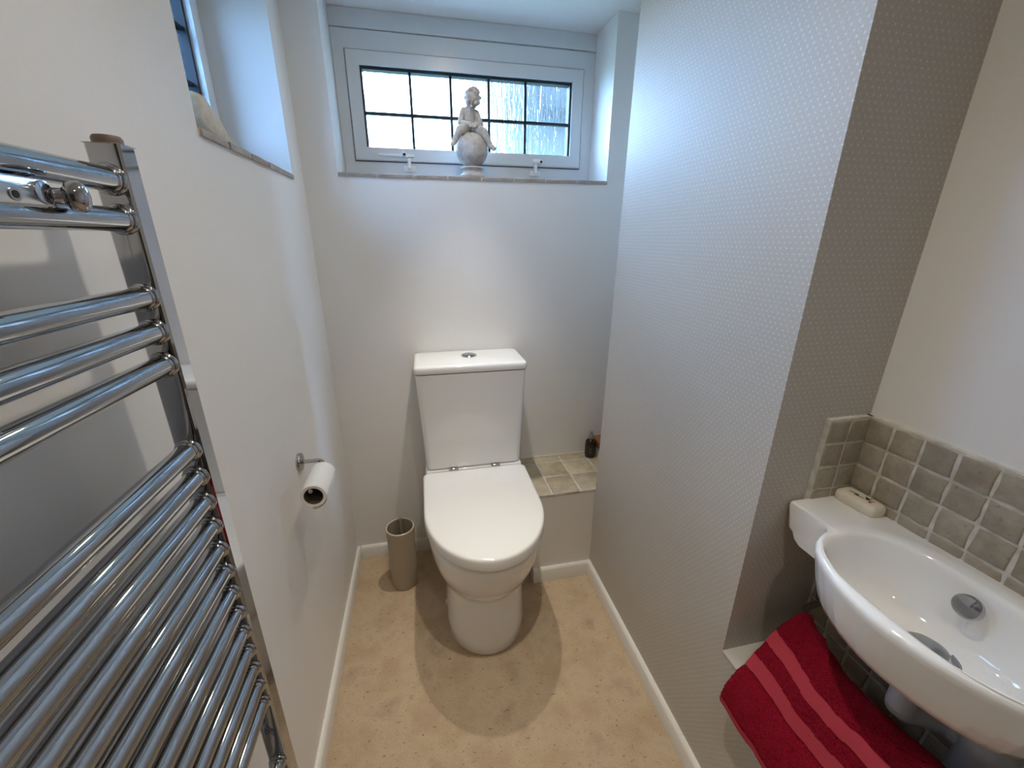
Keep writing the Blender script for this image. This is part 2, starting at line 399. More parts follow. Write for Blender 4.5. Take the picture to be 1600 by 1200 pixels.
# left window sill tiles
obj('grout', box(B(), XL - 0.16, XL + 0.001, LWY0, LWY1, LWZ0 - 0.0125, LWZ0 - 0.001), 'grout', wall_left, smooth=False)
n = 5; st = (LWY1 - LWY0) / n
mel = [tile_mesh('tile', 0.077, st - 0.004, 0.012, 90 + s, 'sill_stone', 0.0016) for s in range(3)]
for i in range(n):
    for j in range(2):
        inst('tile', mel[rnd.randrange(3)], (XL + 0.005 - 0.0385 - j * 0.081, LWY0 + st * (i + 0.5), LWZ0 - 0.012), wall_left)

# ------------------------------------------------------------------ windows
def rect_frame(bm, x0, x1, z0, z1, wd, y0, y1, bev=0.002):
    wd = wd if isinstance(wd, tuple) else (wd,) * 4        # left, right, bottom, top; mitred corners
    o_ = [(x0, z0), (x1, z0), (x1, z1), (x0, z1)]; i_ = [(x0 + wd[0], z0 + wd[2]), (x1 - wd[1], z0 + wd[2]), (x1 - wd[1], z1 - wd[3]), (x0 + wd[0], z1 - wd[3])]
    def rr(ps, y): return [bm.verts.new((x, y, z)) for x, z in ps]
    def ins(ps, s): 
        cx, cz = (x0 + x1) / 2, (z0 + z1) / 2
        return [(x + math.copysign(s, cx - x), z + math.copysign(s, cz - z)) for x, z in ps]
    R_ = [rr(o_, y1), rr(o_, y0 + bev), rr(ins(o_, bev), y0), rr(ins(i_, -bev), y0), rr(i_, y0 + bev), rr(i_, y1)]
    R_.append(R_[0])
    for a, c in zip(R_[:-1], R_[1:]):
        for q in range(4): bm.faces.new((a[q], a[(q + 1) % 4], c[(q + 1) % 4], c[q]))
YF = 1.640
win = struct(obj('window_1', box(B(), BWX0, BWX1, YF, YF + 0.07, 1.4305, 1.433), 'upvc'), 'white framed leaded window')
b = B(); rect_frame(b, BWX0, BWX1, 1.4335, 1.861, (0.038, 0.043, 0.062, 0.054), YF, YF + 0.07); obj('window_frame', b, 'upvc', win, angle=20)
obj('head_board', box(B(), BWX0, BWX1, YF - 0.004, YF + 0.07, 1.8625, ZC - 0.0005, 0.001), 'upvc', win, angle=20)
SX0, SX1, SZ0, SZ1 = -0.186, 0.606, 1.496, 1.806
b = B(); rect_frame(b, SX0, SX1, SZ0, SZ1, 0.037, YF - 0.009, YF + 0.05, 0.003); sash = obj('sash', b, 'upvc', win, angle=20)
b = B(); rect_frame(b, SX0 - .0025, SX1 + .0025, SZ0 - .0025, SZ1 + .0025, .003, YF - .0015, YF + .02, .0003); obj('sash_shadow_line', b, 'sash_shadow', win, angle=20)  # dark ring standing in for the shadow line around the sash
GX0, GX1, GZ0, GZ1 = -0.149, 0.569, 1.533, 1.769
b = B(); rect_frame(b, GX0 - 0.001, GX1 + 0.001, GZ0 - 0.001, GZ1 + 0.001, (0.008, 0.008, 0.005, 0.009), YF + 0.008, YF + 0.040, 0.001); obj('gasket', b, 'lead', win, angle=20)
vx = [0.008, 0.141, 0.271, 0.401]; zm = 1.640
for x in vx: obj('glazing_bar', box(B(), x - 0.0045, x + 0.0045, YF + 0.012, YF + 0.030, GZ0, GZ1, 0.0015), 'lead', win)
obj('glazing_bar', box(B(), GX0, GX1, YF + 0.0135, YF + 0.0285, zm - 0.0045, zm + 0.0045, 0.0015), 'lead', win)
ex = [GX0 + 0.004] + vx + [GX1 - 0.004]
for i in range(5):
    for z0, z1 in ((GZ0 + 0.003, zm), (zm, GZ1 - 0.004)):
        obj('pane', box(B(), ex[i] + 0.001, ex[i + 1] - 0.001, YF + 0.020, YF + 0.0235, z0, z1), 'rain_glass', win, smooth=False)
# fasteners on the bottom rail
def fastener(xc, lever):
    hd = obj('fastener_plate', box(B(), xc - 0.020, xc + 0.020, YF - 0.004, YF + 0.001, 1.4665, 1.4845, 0.0015), 'fastener_white', win)
    obj('hook', box(B(), xc - 0.006, xc + 0.006, YF - 0.016, YF - 0.004, 1.474, 1.506, 0.002), 'fastener_white', hd)
    lv = B()
    if lever:
        loft(lv, [[Vector((x, YF - 0.0105 + dy, 1.5145 + dz * s)) for dy, dz in ((-.004, -.005), (.004, -.005), (.004, .005), (-.004, .005))] for x, s in ((xc - 0.100, 0.55), (xc - 0.055, 0.8), (xc - 0.012, 1.1), (xc + 0.018, 0.9))])
        obj('lever', lv, 'fastener_white', hd, angle=30)
        c0 = (xc - 0.016, YF - 0.014, 1.517)
    else:
        lathe(lv, (xc - 0.012, YF - 0.013, 1.512), (1, -0.1, 0.02), [(0.0065, 0), (0.0085, 0.004), (0.0085, 0.020), (0.0075, 0.026)], 20); obj('lever', lv, 'fastener_white', hd)
        c0 = (xc + 0.016, YF - 0.013, 1.512)
    k_ = B(); lathe(k_, c0, (0.15, -1, -0.1), [(0.0075, 0), (0.0075, 0.008), (0.006, 0.0095)], 20); kk = obj('lock_barrel', k_, 'fastener_white', hd)
    k_ = B(); lathe(k_, Vector(c0) + Vector((0.0014, -0.0095, -0.001)), (0.15, -1, -0.1), [(0.0045, 0), (0.0045, 0.0012)], 16); obj('keyhole', k_, 'dark_hole', hd)
fastener(-0.012, True); fastener(0.437, False)

# left window
XF = XL - 0.152
def yframe(bm, y0, y1, z0, z1, wd, x0, x1, bev=0.002):
    b2 = B(); rect_frame(b2, y0, y1, z0, z1, wd, 0, x1 - x0, bev)
    for v_ in b2.verts: v_.co = Vector((x1 - v_.co.y, v_.co.x, v_.co.z))
    join(bm, b2)
win2 = struct(obj('window_2', box(B(), XF - 0.07, XF, LWY0, LWY1, LWZ0 - 0.0028, LWZ0 - 0.0005), 'upvc'), 'leaded window in the left wall')
b = B(); yframe(b, LWY0, LWY1, LWZ0, LWZ1, 0.032, XF - 0.07, XF); obj('window_frame', b, 'upvc', win2, angle=20)
b = B(); yframe(b, LWY0 + 0.030, LWY1 - 0.030, LWZ0 + 0.030, LWZ1 - 0.030, 0.034, XF - 0.055, XF + 0.009, 0.003); obj('sash', b, 'upvc', win2, angle=20)
b = B(); yframe(b, LWY0 + 0.063, LWY1 - 0.063, LWZ0 + 0.063, LWZ1 - 0.063, 0.010, XF - 0.045, XF - 0.006, 0.001); obj('gasket', b, 'lead', win2, angle=20)
gy0, gy1, gz0, gz1 = LWY0 + 0.066, LWY1 - 0.066, LWZ0 + 0.066, LWZ1 - 0.066
ys_ = [gy0 + (gy1 - gy0) * f for f in (0, 1 / 3, 2 / 3, 1)]; zs_ = [gz0 + (gz1 - gz0) * f for f in (0, 1 / 3, 2 / 3, 1)]
for y in ys_[1:-1]: obj('glazing_bar', box(B(), XF - 0.034, XF - 0.014, y - 0.0045, y + 0.0045, gz0, gz1, 0.0015), 'lead', win2)
for z in zs_[1:-1]: obj('glazing_bar', box(B(), XF - 0.0325, XF - 0.0155, gy0, gy1, z - 0.0045, z + 0.0045, 0.0015), 'lead', win2)
for i in range(3):
    for j in range(3):
        obj('pane', box(B(), XF - 0.0265, XF - 0.023, ys_[i] + 0.001, ys_[i + 1] - 0.001, zs_[j] + 0.001, zs_[j + 1] - 0.001), 'rain_glass_dimmed', win2, smooth=False)

# outside
struct(obj('ground', box(B(), -40, 40, -40, 60, -0.40, -0.30), 'grass_outside', smooth=False))
hs = thing('neighbouring_building', 'dark blue-grey building seen through right panes of the back window', 'building', (4.0, 6.0, -0.3))
obj('wall', box(B(), 1.02, 9.0, 6.0, 10.0, -0.3, 6.5), 'outside_wall', hs, smooth=False)
b = B(); loft(b, [[Vector(p) for p in ((1.62, 5.6, 2.75), (9.2, 5.6, 2.75), (9.2, 6.0, 2.95), (1.62, 6.0, 2.95))], [Vector(p) for p in ((1.35, 5.6, 3.9), (9.2, 5.6, 3.9), (9.2, 6.0, 4.3), (1.35, 6.0, 4.3))]])
obj('eaves', b, 'outside_roof', hs, smooth=False)

# ------------------------------------------------------------------ downlights (the room's lamps)
def downlight(x, y, label, spill=1.0):
    d = thing('downlight', label, 'ceiling light', (x, y, ZC), 'ceiling downlights')
    b = B(); lathe(b, (x, y, ZC), (0, 0, -1), [(0.041, 0), (0.041, 0.003), (0.038, 0.005), (0.029, 0.004), (0.027, 0.0005)], 32, True, False); obj('trim_ring', b, 'chrome', d)
    b = B(); lathe(b, (x, y, ZC), (0, 0, -1), [(0.026, 0.0), (0.026, 0.002), (0.020, 0.003)], 24); obj('lens', b, 'lamp_lens', d)
    for nm, pw, ang in (('lamp_beam', SPOT_W, 56), ('lamp_spill', SPILL_W * spill, 120)):
        ld = bpy.data.lights.new(nm, 'SPOT'); ld.energy = pw; ld.color = SPOT_COL; ld.spot_size = math.radians(ang); ld.spot_blend = 1.0; ld.shadow_soft_size = 0.016
        lo = bpy.data.objects.new(nm, ld); COL.objects.link(lo); lo.parent = d; lo.location = (0, 0, -0.022)
downlight(0.15, 1.20, 'small round chrome-rimmed downlight in the ceiling above the toilet', 0.35)
downlight(0.15, 0.49, 'small round chrome-rimmed downlight in the ceiling above the middle of the floor')
downlight(0.15, -0.22, 'small round chrome-rimmed downlight in the ceiling above the near end of the room')

# ------------------------------------------------------------------ toilet
def dring(cx, z, hw, yf, yb, D, rc=0.02, nf=40, ex=2.0):
    """D-shaped outline: straight back with rounded corners, half-ellipse front"""
    pts = []
    ysd = yf + D
    for i in range(nf + 1):
        a = math.pi * i / nf
        c, s = math.cos(a), math.sin(a)
        pts.append(Vector((cx + hw * math.copysign(abs(c) ** (2 / ex), c), ysd - D * abs(s) ** (2 / ex), z)))
    for i in range(1, 4): pts.append(Vector((cx - hw, ysd + (yb - rc - ysd) * i / 4, z)))
    for i in range(7):
        a = math.pi / 2 * i / 6; pts.append(Vector((cx - hw + rc - rc * math.cos(a), yb - rc + rc * math.sin(a), z)))
    for i in range(7):
        a = math.pi / 2 * i / 6; pts.append(Vector((cx + hw - rc + rc * math.sin(a), yb - rc + rc * math.cos(a), z)))
    for i in range(3, 0, -1): pts.append(Vector((cx + hw, ysd + (yb - rc - ysd) * i / 4, z)))
    return pts
toilet = thing('toilet', 'white close-coupled toilet with closed lid below the back window', 'toilet', (TX, 1.15, 0))
R_ = []
for z, hw, yf, yb, D in ((0, .127, .945, 1.40, .150), (.006, .130, .940, 1.40, .152), (.05, .1295, .940, 1.40, .152), (.14, .127, .945, 1.40, .150), (.205, .127, .947, 1.41, .150),
                         (.222, .129, .944, 1.42, .153), (.236, .137, .932, 1.43, .163), (.262, .149, .910, 1.44, .180), (.300, .1605, .886, 1.445, .202), (.345, .169, .866, 1.45, .220),
                         (.390, .174, .852, 1.45, .230), (.425, .1755, .846, 1.45, .233), (.432, .172, .850, 1.447, .230)):
    R_.append(dring(TX, z, hw, yf, yb, D))
obj('pan', loft(B(), R_), 'ceramic', toilet, angle=60)
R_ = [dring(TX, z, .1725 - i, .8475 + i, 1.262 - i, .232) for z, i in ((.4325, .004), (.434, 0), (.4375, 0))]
obj('seat_shadow_line', loft(B(), R_), 'seam_dark', toilet, angle=50)  # near-black layer paints the shadow line between lid and pan
R_ = [dring(TX, z, .1815 - i, .832 + i, 1.285 - i * .25, .236, rc=.014) for z, i in ((.4375, .004), (.4385, .001), (.442, 0), (.464, 0), (.470, .0010), (.4732, .0032), (.4748, .0065), (.4753, .012))]
obj('lid', loft(B(), R_), 'lid_plastic', toilet, angle=60)
b = box(B(), TX - .170, TX + .170, 1.2860, 1.45, .4, .4815, .004, 3); obj('pan_shelf', b, 'ceramic', toilet)
for s in (-1, 1):
    b = B(); lathe(b, (TX + s * .075 - .016, 1.2895, .4775), (1, 0, 0), [(.006, 0), (.0075, .002), (.0075, .030), (.006, .032)], 18); obj('hinge', b, 'chrome_soft', toilet)
def rrect(cx, hw, y0, y1, z, rc=.018, n=6):
    pts = []
    for (sx_, sy_, a0) in ((1, 1, 0), (-1, 1, 90), (-1, -1, 180), (1, -1, 270)):
        for i in range(n + 1):
            a = math.radians(a0 + 90 * i / n)
            pts.append(Vector((cx + sx_ * (hw - rc) + rc * math.cos(a), (y1 - rc if sy_ > 0 else y0 + rc) + rc * math.sin(a), z)))
    return pts
R_ = [rrect(TX, hw, y0, 1.467, z) for z, hw, y0 in ((.4820, .160, 1.300), (.4845, .165, 1.292), (.492, .167, 1.2885), (.60, .1715, 1.2865), (.72, .1775, 1.284), (.8345, .1838, 1.2815))]
cis = obj('cistern', loft(B(), R_), 'ceramic', toilet, angle=60)
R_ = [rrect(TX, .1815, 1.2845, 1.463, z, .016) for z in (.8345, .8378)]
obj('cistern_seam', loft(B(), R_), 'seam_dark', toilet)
R_ = [rrect(TX, .1865 - i, 1.279 + i, 1.470 - i * .6, z, .018) for z, i in ((.8378, .0015), (.8386, .0005), (.840, 0), (.855, 0), (.8595, .002), (.862, .006), (.8627, .013))]
obj('cistern_lid', loft(B(), R_), 'ceramic', toilet, angle=60)
bt = B(); lathe(bt, (TX + .003, 1.392, .8625), (0, 0, 1), [(.0265, 0), (.0265, .003), (.0245, .0048), (.0215, .0048), (.0205, .0038)], 36); btn = obj('flush_plate', bt, 'chrome', toilet)
for s, wdt in ((1, .62), (-1, .38)):
    b = B(); pts = []
    x_cut = TX + .003 - .004
    for i in range(25):
        a = -math.pi / 2 + math.pi * i / 24
        pts.append((TX + .003 + s * max(.0195 * math.cos(a), 0), 1.392 + .0195 * math.sin(a)))
    pts = [(x + s * .0006, y) for x, y in pts]
    loft(b, [[Vector((x, y, .866)) for x, y in pts], [Vector((TX + .003 + (x - TX - .003) * .92, 1.392 + (y - 1.392) * .95, .8695)) for x, y in pts]])
    obj('flush_button', b, 'chrome', btn, angle=40)
b = B(); ball(b, (TX + .017, .8425, .4365), .0022, 10); obj('buffer', b, 'white_plastic', toilet)
for s in (-1,):     # floor fixing cap
    b = B(); lathe(b, (TX + s * .128, 1.13, .050), (s, 0, 0), [(.009, 0), (.009, .003), (.006, .005)], 18); obj('fixing_cap', b, 'white_plastic', toilet)

# ------------------------------------------------------------------ toilet brush holder
bx_, by_ = -0.134, 1.306
br = thing('toilet_brush_holder', 'tall tan cylindrical toilet brush holder on the carpet left of the toilet', 'brush holder', (bx_, by_, 0))
b = B(); lathe(b, (bx_, by_, 0), (0, 0, 1), [(.046, 0), (.0475, .002), (.0485, .008), (.0495, .10), (.0500, .247), (.0500, .2525)], 48, True, False); obj('body', b, 'brush_tan', br)
b = B(); lathe(b, (bx_, by_, 0), (0, 0, 1), [(.0501, .2515), (.0505, .2535), (.0500, .2555), (.0480, .2565), (.0462, .2555), (.0458, .2525)], 48, False, False); obj('rim', b, 'brush_rim', br)
b = B(); lathe(b, (bx_, by_, 0), (0, 0, 1), [(.0459, .2535), (.0455, .10), (.044, .012), (.001, .010)], 48, False, True); obj('liner', b, 'brush_tan', br, recalc=True)
b = box(B(), bx_ - .005, bx_ + .005, by_ + .034, by_ + .047, .03, .2650, .002); hdl = obj('handle', b, 'brush_tan', br)
b = box(B(), bx_ - .009, bx_ + .009, by_ + .036, by_ + .0515, .2570, .2640, .002); obj('handle_tab', b, 'brush_rim', hdl)

# ------------------------------------------------------------------ toilet roll holder and roll
ry, rz, rx = 0.986, 0.727, -0.266
rh = thing('toilet_roll_holder', 'chrome toilet roll arm with round plate on the left wall', 'roll holder', (XL, ry, rz))
b = B(); lathe(b, (XL, ry, rz), (1, 0, 0), [(.0225, 0), (.0225, .006), (.0215, .008), (.008, .0085)], 36); obj('wall_plate', b, 'chrome', rh)
pts = [(XL + .007, ry, rz), (-.285, ry, rz)] + [(-.285 + .019 * math.sin(a), ry - .019 * (1 - math.cos(a)), rz) for a in [math.pi / 2 * i / 8 for i in range(1, 9)]] + [(rx, ry - .05, rz), (rx, .848, rz)]
b = B(); tube(b, pts, .0050, 18); ball(b, (rx, .848, rz), .0056, 14); obj('arm', b, 'chrome', rh)
rcz = rz - .0135; ra = .0275
roll = thing('toilet_roll', 'nearly finished white toilet roll hanging on the chrome arm', 'toilet roll', (rx + .003, .90, rcz))
b = B(); cx_ = rx + .004
lathe(b, (cx_, .846, rcz), (0, 1, 0), [(.0200, .001), (ra - .001, 0), (ra, .0015), (ra, .1035), (ra - .001, .105), (.0200, .104)], 48, False, False); obj('paper', b, 'paper', roll, angle=50)
b = B(); lathe(b, (cx_, .846, rcz), (0, 1, 0), [(.0200, .0005), (.0192, .0005), (.0192, .1045), (.0200, .1045)], 40, False, False); obj('core', b, 'cardboard', roll)
pts = []   # loose end of the sheet
for i in range(9):
    a = math.radians(10 - 14 * i); rr_ = ra + .0004 + .0011 * i * i / 8
    pts.append((cx_ + rr_ * math.cos(a), rcz + rr_ * math.sin(a)))
b = B(); prof = pts + [(x - .0007, z) for x, z in reversed(pts)]; prism(b, prof, .847, .950); obj('loose_sheet', b, 'paper', roll)

# ------------------------------------------------------------------ small bottle on the ledge
bo = thing('spray_bottle', 'small dark amber spray bottle standing in the corner of the tiled ledge', 'bottle', (.648, 1.438, ZLEDGE))
c0 = (.648, 1.438, ZLEDGE + .0003)
b = B(); lathe(b, c0, (0, 0, 1), [(.018, 0), (.0215, .002), (.0225, .006), (.0225, .062), (.0215, .070), (.017, .077), (.0115, .081), (.0105, .084)], 32); obj('body', b, 'amber_glass', bo)
b = B(); lathe(b, c0, (0, 0, 1), [(.0227, .012), (.0228, .0125), (.0228, .056), (.0227, .0565)], 32, False, False); lb = obj('label', b, 'label_black', bo)
for i, (zz, hw) in enumerate(((.046, 8), (.041, 14), (.036, 12), (.028, 16), (.024, 10))):
    b = B(); ring = []
    for z in (zz, zz + .0016): ring.append([b.verts.new((c0[0] + .02292 * math.sin(math.radians(a) - .35), c0[1] - .02292 * math.cos(math.radians(a) - .35), c0[2] + z)) for a in range(-hw, hw + 1, 2)])
    for q in range(len(ring[0]) - 1): b.faces.new((ring[0][q], ring[0][q + 1], ring[1][q + 1], ring[1][q]))
    obj('print_line', b, 'label_grey', lb)
b = B(); lathe(b, c0, (0, 0, 1), [(.0110, .083), (.0115, .084), (.0115, .096), (.0095, .0985)], 24); cap = obj('collar', b, 'pump_grey', bo)
b = B(); lathe(b, c0, (0, 0, 1), [(.0072, .098), (.0070, .112), (.0062, .1155), (.003, .1165)], 20); obj('nozzle', b, 'pump_grey', cap)

# ------------------------------------------------------------------ chrome towel radiator
XB = -0.2628
rad = thing('towel_radiator', 'tall chrome ladder towel radiator on the left wall', 'radiator', (XB, .2, 0.1))
PY0, PY1 = .4705, .4965
zs = [1.2975, 1.2645, 1.1945, 1.1605, 1.1265] + [1.0280 - .0337 * i for i in range(13)] + [.4905, .4568, .4231, .3894, .3557, .3220, .2883]
YE = -0.13
def post(y0, y1):
    b = B(); prof = [(-.2765, y0 + .003), (-.2745, y0 + .0008), (-.2725, y0), (-.2545, y0), (-.2515, y0 + .001), (-.2500, y0 + .0035), (-.2500, y1 - .0035), (-.2515, y1 - .001), (-.2545, y1), (-.2745, y1), (-.2765, y1 - .002)]
    loft(b, [[Vector((x, y, z)) for x, y in prof] for z in (.18, 1.3265)] ); return obj('post', b, 'chrome', rad, angle=25)
p1 = post(PY0, PY1); p2 = post(YE - .026, YE)
b = box(B(), -.2766, -.2499, PY0 + .0, PY1 - .0002, 1.3262, 1.3268); obj('post_cap', b, 'chrome', p1)
b = B(); lathe(b, (-.2635, PY0 + .0125, 1.3268), (0, 0, 1), [(.0110, 0), (.0112, .0045), (.0098, .0068), (.0088, .0070)], 24); obj('plug', b, 'brown_plastic', p1)
b = B(); lathe(b, (0, YE - .002, 0), (0, 1, 0), [(.0104, 0), (.0104, PY0 + .002 - YE + .002)], 28); bmesh.ops.recalc_face_normals(b, faces=b.faces)
bar_me = bpy.data.meshes.new('bar'); b.to_mesh(bar_me); b.free(); bar_me.materials.append(MATS['chrome'])
bar_me.polygons.foreach_set('use_smooth', [True] * len(bar_me.polygons)); bar_me.set_sharp_from_angle(angle=math.radians(50))
b = B(); lathe(b, (0, PY0, 0), (0, -1, 0), [(.0134, -.0005), (.0134, .0018), (.0122, .0030), (.0112, .0034), (.0116, .0052), (.0110, .0068), (.0100, .0072)], 28, True, False); bmesh.ops.recalc_face_normals(b, faces=b.faces)
col_me = bpy.data.meshes.new('collar'); b.to_mesh(col_me); b.free(); col_me.materials.append(MATS['chrome'])
col_me.polygons.foreach_set('use_smooth', [True] * len(col_me.polygons)); col_me.set_sharp_from_angle(angle=math.radians(60))
for z in zs:
    br_ = inst('bar', bar_me, (XB, 0, z), rad); inst('collar', col_me, (XB, 0, z), br_)
# fixing bracket between the two top bars
zb, XK = 1.2785, -.2520
b = B(); pl = []
for i in range(13):
    a = -math.pi / 2 + math.pi * i / 12; pl.append((.378 + .0072 * math.cos(a), zb + .0088 * math.sin(a)))
pl += [(.20, zb + .0088), (.20, zb - .0088)]
loft(b, [[Vector((x, y, z)) for y, z in pl] for x in (XK - .0036, XK - .0006)] + [[Vector((XK, .29 + (y - .29) * .994, zb + (z - zb) * .93)) for y, z in pl]]); brk = obj('bracket_plate', b, 'chrome_soft', rad, angle=40)
b = B(); lathe(b, (XK, .352, zb - .003), (1, 0, 0), [(.0042, 0), (.0042, .0006), (.0034, .0006)], 20); obj('screw', b, 'chrome', brk)
b = B(); lathe(b, (XK + .0001, .352, zb - .003), (1, 0, 0), [(.0024, 0), (.0024, .0009)], 16); obj('screw_hole', b, 'dark_hole', brk)
b = B(); lathe(b, (XK, .3755, zb), (1, 0, 0), [(.0078, 0), (.0075, .0010), (.0066, .0013)], 24); obj('boss', b, 'chrome', brk)
b = B(); lathe(b, (XK - .002, .388, zb - .001), (1, .55, 0), [(.0055, -.065), (.0055, .004), (.0066, .005), (.0072, .008)], 24); obj('stem', b, 'chrome', brk)
b = B(); lathe(b, (XK + .003, .3915, zb - .001), (1, .55, 0), [(.0070, -.001), (.0104, .001), (.0112, .004), (.0109, .0080), (.0092, .0105), (.0056, .0122), (.001, .0128)], 28); obj('knob', b, 'chrome', brk)
for y_ in (.40, -.06):
    for z_ in (.46, 1.2805):
        if y_ > 0 and z_ > 1: continue
        b = B(); lathe(b, (XL, y_, z_), (1, 0, 0), [(.014, 0), (.014, .004), (.006, .005), (.006, .062)], 20); obj('wall_bracket', b, 'chrome', rad)

# ------------------------------------------------------------------ basin
ZBT, CY, CX = 0.800, 0.289, 0.640
def arc(cx, cy, r, a0, a1, n): return [(cx + r * math.cos(math.radians(a0 + (a1 - a0) * i / n)), cy + r * math.sin(math.radians(a0 + (a1 - a0) * i / n))) for i in range(n + 1)]
half = [(XA - .0055, .528)] + arc(.648, .519, .009, 90, 180, 5) + [(.639, .470)] + [(.6385, .456), (.636, .447), (.628, .441), (.618, .438), (.606, .433)]
half += [(.5890, .4240), (.5750, .4110), (.5620, .3930), (.5510, .3720), (.5420, .3500), (.5360, .3280), (.5325, .3080), (.5315, .2890)]
full = half + [(x, 2 * CY - y) for x, y in reversed(half[:-1])]
def raycast(poly, cx, cy, a):
    dx, dy = math.cos(a), math.sin(a); best = None
    for (x0, y0), (x1, y1) in zip(poly, poly[1:] + poly[:1]):
        ex_, ey_ = x1 - x0, y1 - y0; den = dx * ey_ - dy * ex_
        if abs(den) < 1e-12: continue
        t_ = ((x0 - cx) * ey_ - (y0 - cy) * ex_) / den; s_ = ((x0 - cx) * dy - (y0 - cy) * dx) / den
        if t_ > 0 and -1e-9 <= s_ <= 1 + 1e-9: best = t_ if best is None else max(best, t_)
    return best
angs = sorted([2 * math.pi * i / 220 for i in range(220)] + [math.atan2(y - CY, x - CX) % (2 * math.pi) for x, y in full])
angs = [a for i, a in enumerate(angs) if i == 0 or a - angs[i - 1] > 1e-4]
NB = len(angs); AX, AY, EXP = .0865, .1330, 2.7
def inner(a, s=1.0, cx=CX - .005):
    c, s_ = math.cos(a), math.sin(a)
    r_ = 1 / ((abs(c) / AX) ** EXP + (abs(s_) / AY) ** EXP) ** (1 / EXP)
    return r_ * s
outr = [raycast(full, CX, CY, a) for a in angs]; inr = [inner(a) for a in angs]
def P(a, r, z): return Vector((CX + r * math.cos(a), CY + r * math.sin(a), z))
rings = []
def is_block(i): 
    y = CY + outr[i] * math.sin(angs[i]); return abs(y - CY) > .158
def zbot(i): return .728 if is_block(i) else .705
def oring(inset, dz, base=None):
    r_ = []
    for i, a in enumerate(angs):
        back = CX + outr[i] * math.cos(a) > XA - .02
        ins_ = 0 if back else inset
        far = min(1.0, max(0.0, (outr[i] - inr[i] - .030) / .03))
        r_.append(P(a, outr[i] - ins_, (ZBT - .004 * far + dz) if base is None else base(i) + dz))
    return r_
rings.append([P(a, outr[i] * .30 + .02, .692) for i, a in enumerate(angs)])
rings.append([P(a, outr[i] * .62, .697 if not is_block(i) else .727) for i, a in enumerate(angs)])
rings.append(oring(.034, -.003, zbot)); rings.append(oring(.024, .003, zbot)); rings.append(oring(.0185, .014, zbot))
rings.append(oring(.009, -.050)); rings.append(oring(.002, -.018)); rings.append(oring(0, -.009)); rings.append(oring(.0012, -.004)); rings.append(oring(.004, -.001)); rings.append(oring(.008, 0))
rings.append([P(a, min(outr[i] - .0085, inr[i] + .0295), ZBT + (.0003 if outr[i] - inr[i] < .032 else -.0005)) for i, a in enumerate(angs)])
rings.append([P(a, min(outr[i] - .009, inr[i] + .024), ZBT + .0006) for i, a in enumerate(angs)])
rings.append([P(a, inr[i] + .006, ZBT + .0006) for i, a in enumerate(angs)])
DX = .024    # drain offset from CX
for s, z, sh in ((1.018, ZBT - .0008, 0), (.995, ZBT - .004, 0), (.975, ZBT - .010, 0), (.945, ZBT - .024, .03), (.905, ZBT - .048, .10), (.83, ZBT - .070, .25), (.70, ZBT - .085, .5), (.50, ZBT - .0935, .75), (.30, ZBT - .097, .95), (.17, ZBT - .0985, 1)):
    rings.append([P(a, inner(a, s), z) + Vector((DX * sh, 0, 0)) for a in angs])
basin = thing('wall_basin', 'white ceramic wall-hung cloakroom basin on the tiled right wall', 'basin', (XA - .02, CY, .70))
b = B(); loft(b, rings); obj('bowl', b, 'ceramic', basin, angle=75)
dc = Vector((CX + DX, CY, ZBT - .0988))
b = B(); lathe(b, dc, (0, 0, 1), [(.0330, 0), (.0330, .0018), (.0300, .0028), (.0240, .0010), (.0235, .0002)], 40, True, False); dr = obj('waste_flange', b, 'chrome', basin)
b = B(); lathe(b, dc, (0, 0, 1), [(.0215, .0005), (.0215, .0075), (.0195, .0105), (.0120, .0125), (.001, .0130)], 36); obj('waste_plug', b, 'chrome', dr)
oc = Vector((.7060, CY + .003, ZBT - .026)); on = Vector((-1, 0, .32)).normalized()
b = B(); lathe(b, oc, on, [(.0165, -.004), (.0165, .0022), (.0150, .0042), (.0080, .0056), (.001, .0060)], 36); obj('overflow_cap', b, 'chrome', basin)
b = box(B(), .684, XA - .009, .5225, .5305, ZBT - .006, ZBT + .0025, .002); obj('sealant', b, 'sealant', basin)
# waste trap and pipes under the basin
tp = thing('bottle_trap', 'grey-white plastic waste trap and pipe under the basin', 'waste trap', (CX + DX, CY, .45))
b = B(); lathe(b, (CX + DX, CY + .004, .590), (0, 0, 1), [(.0175, 0), (.0175, .105)], 24); tl = obj('tailpiece', b, 'pipe_plastic_shaded', tp)
b = B(); lathe(b, (CX + DX, CY + .004, .648), (0, 0, 1), [(.0180, 0), (.0215, .001), (.0215, .018), (.0180, .020)], 28, True, False); obj('nut', b, 'pipe_plastic_shaded', tl)
b = B(); tube(b, [(CX + DX, CY + .004, .600), (CX + DX + .001, CY + .004, .586), (CX + DX + .010, CY + .003, .577), (CX + DX + .030, CY - .004, .575), (.718, .264, .575), (.720, .240, .575)], .0175, 24); obj('swivel_elbow', b, 'pipe_plastic_shaded', tp)
b = B(); lathe(b, (.720, .222, .470), (0, 0, 1), [(.022, 0), (.0265, .004), (.0275, .03), (.0275, .115), (.0300, .118), (.0300, .140), (.0270, .144), (.0260, .158), (.018, .165)], 32); tb = obj('trap_body', b, 'pipe_plastic_shaded', tp)
b = B(); tube(b, [(.720, .222, .602), (.730, .205, .602), (.742, .192, .602), (.755, .186, .602), (XA - .011, .185, .602)], .0185, 24); obj('outlet_pipe', b, 'pipe_plastic_shaded', tp)

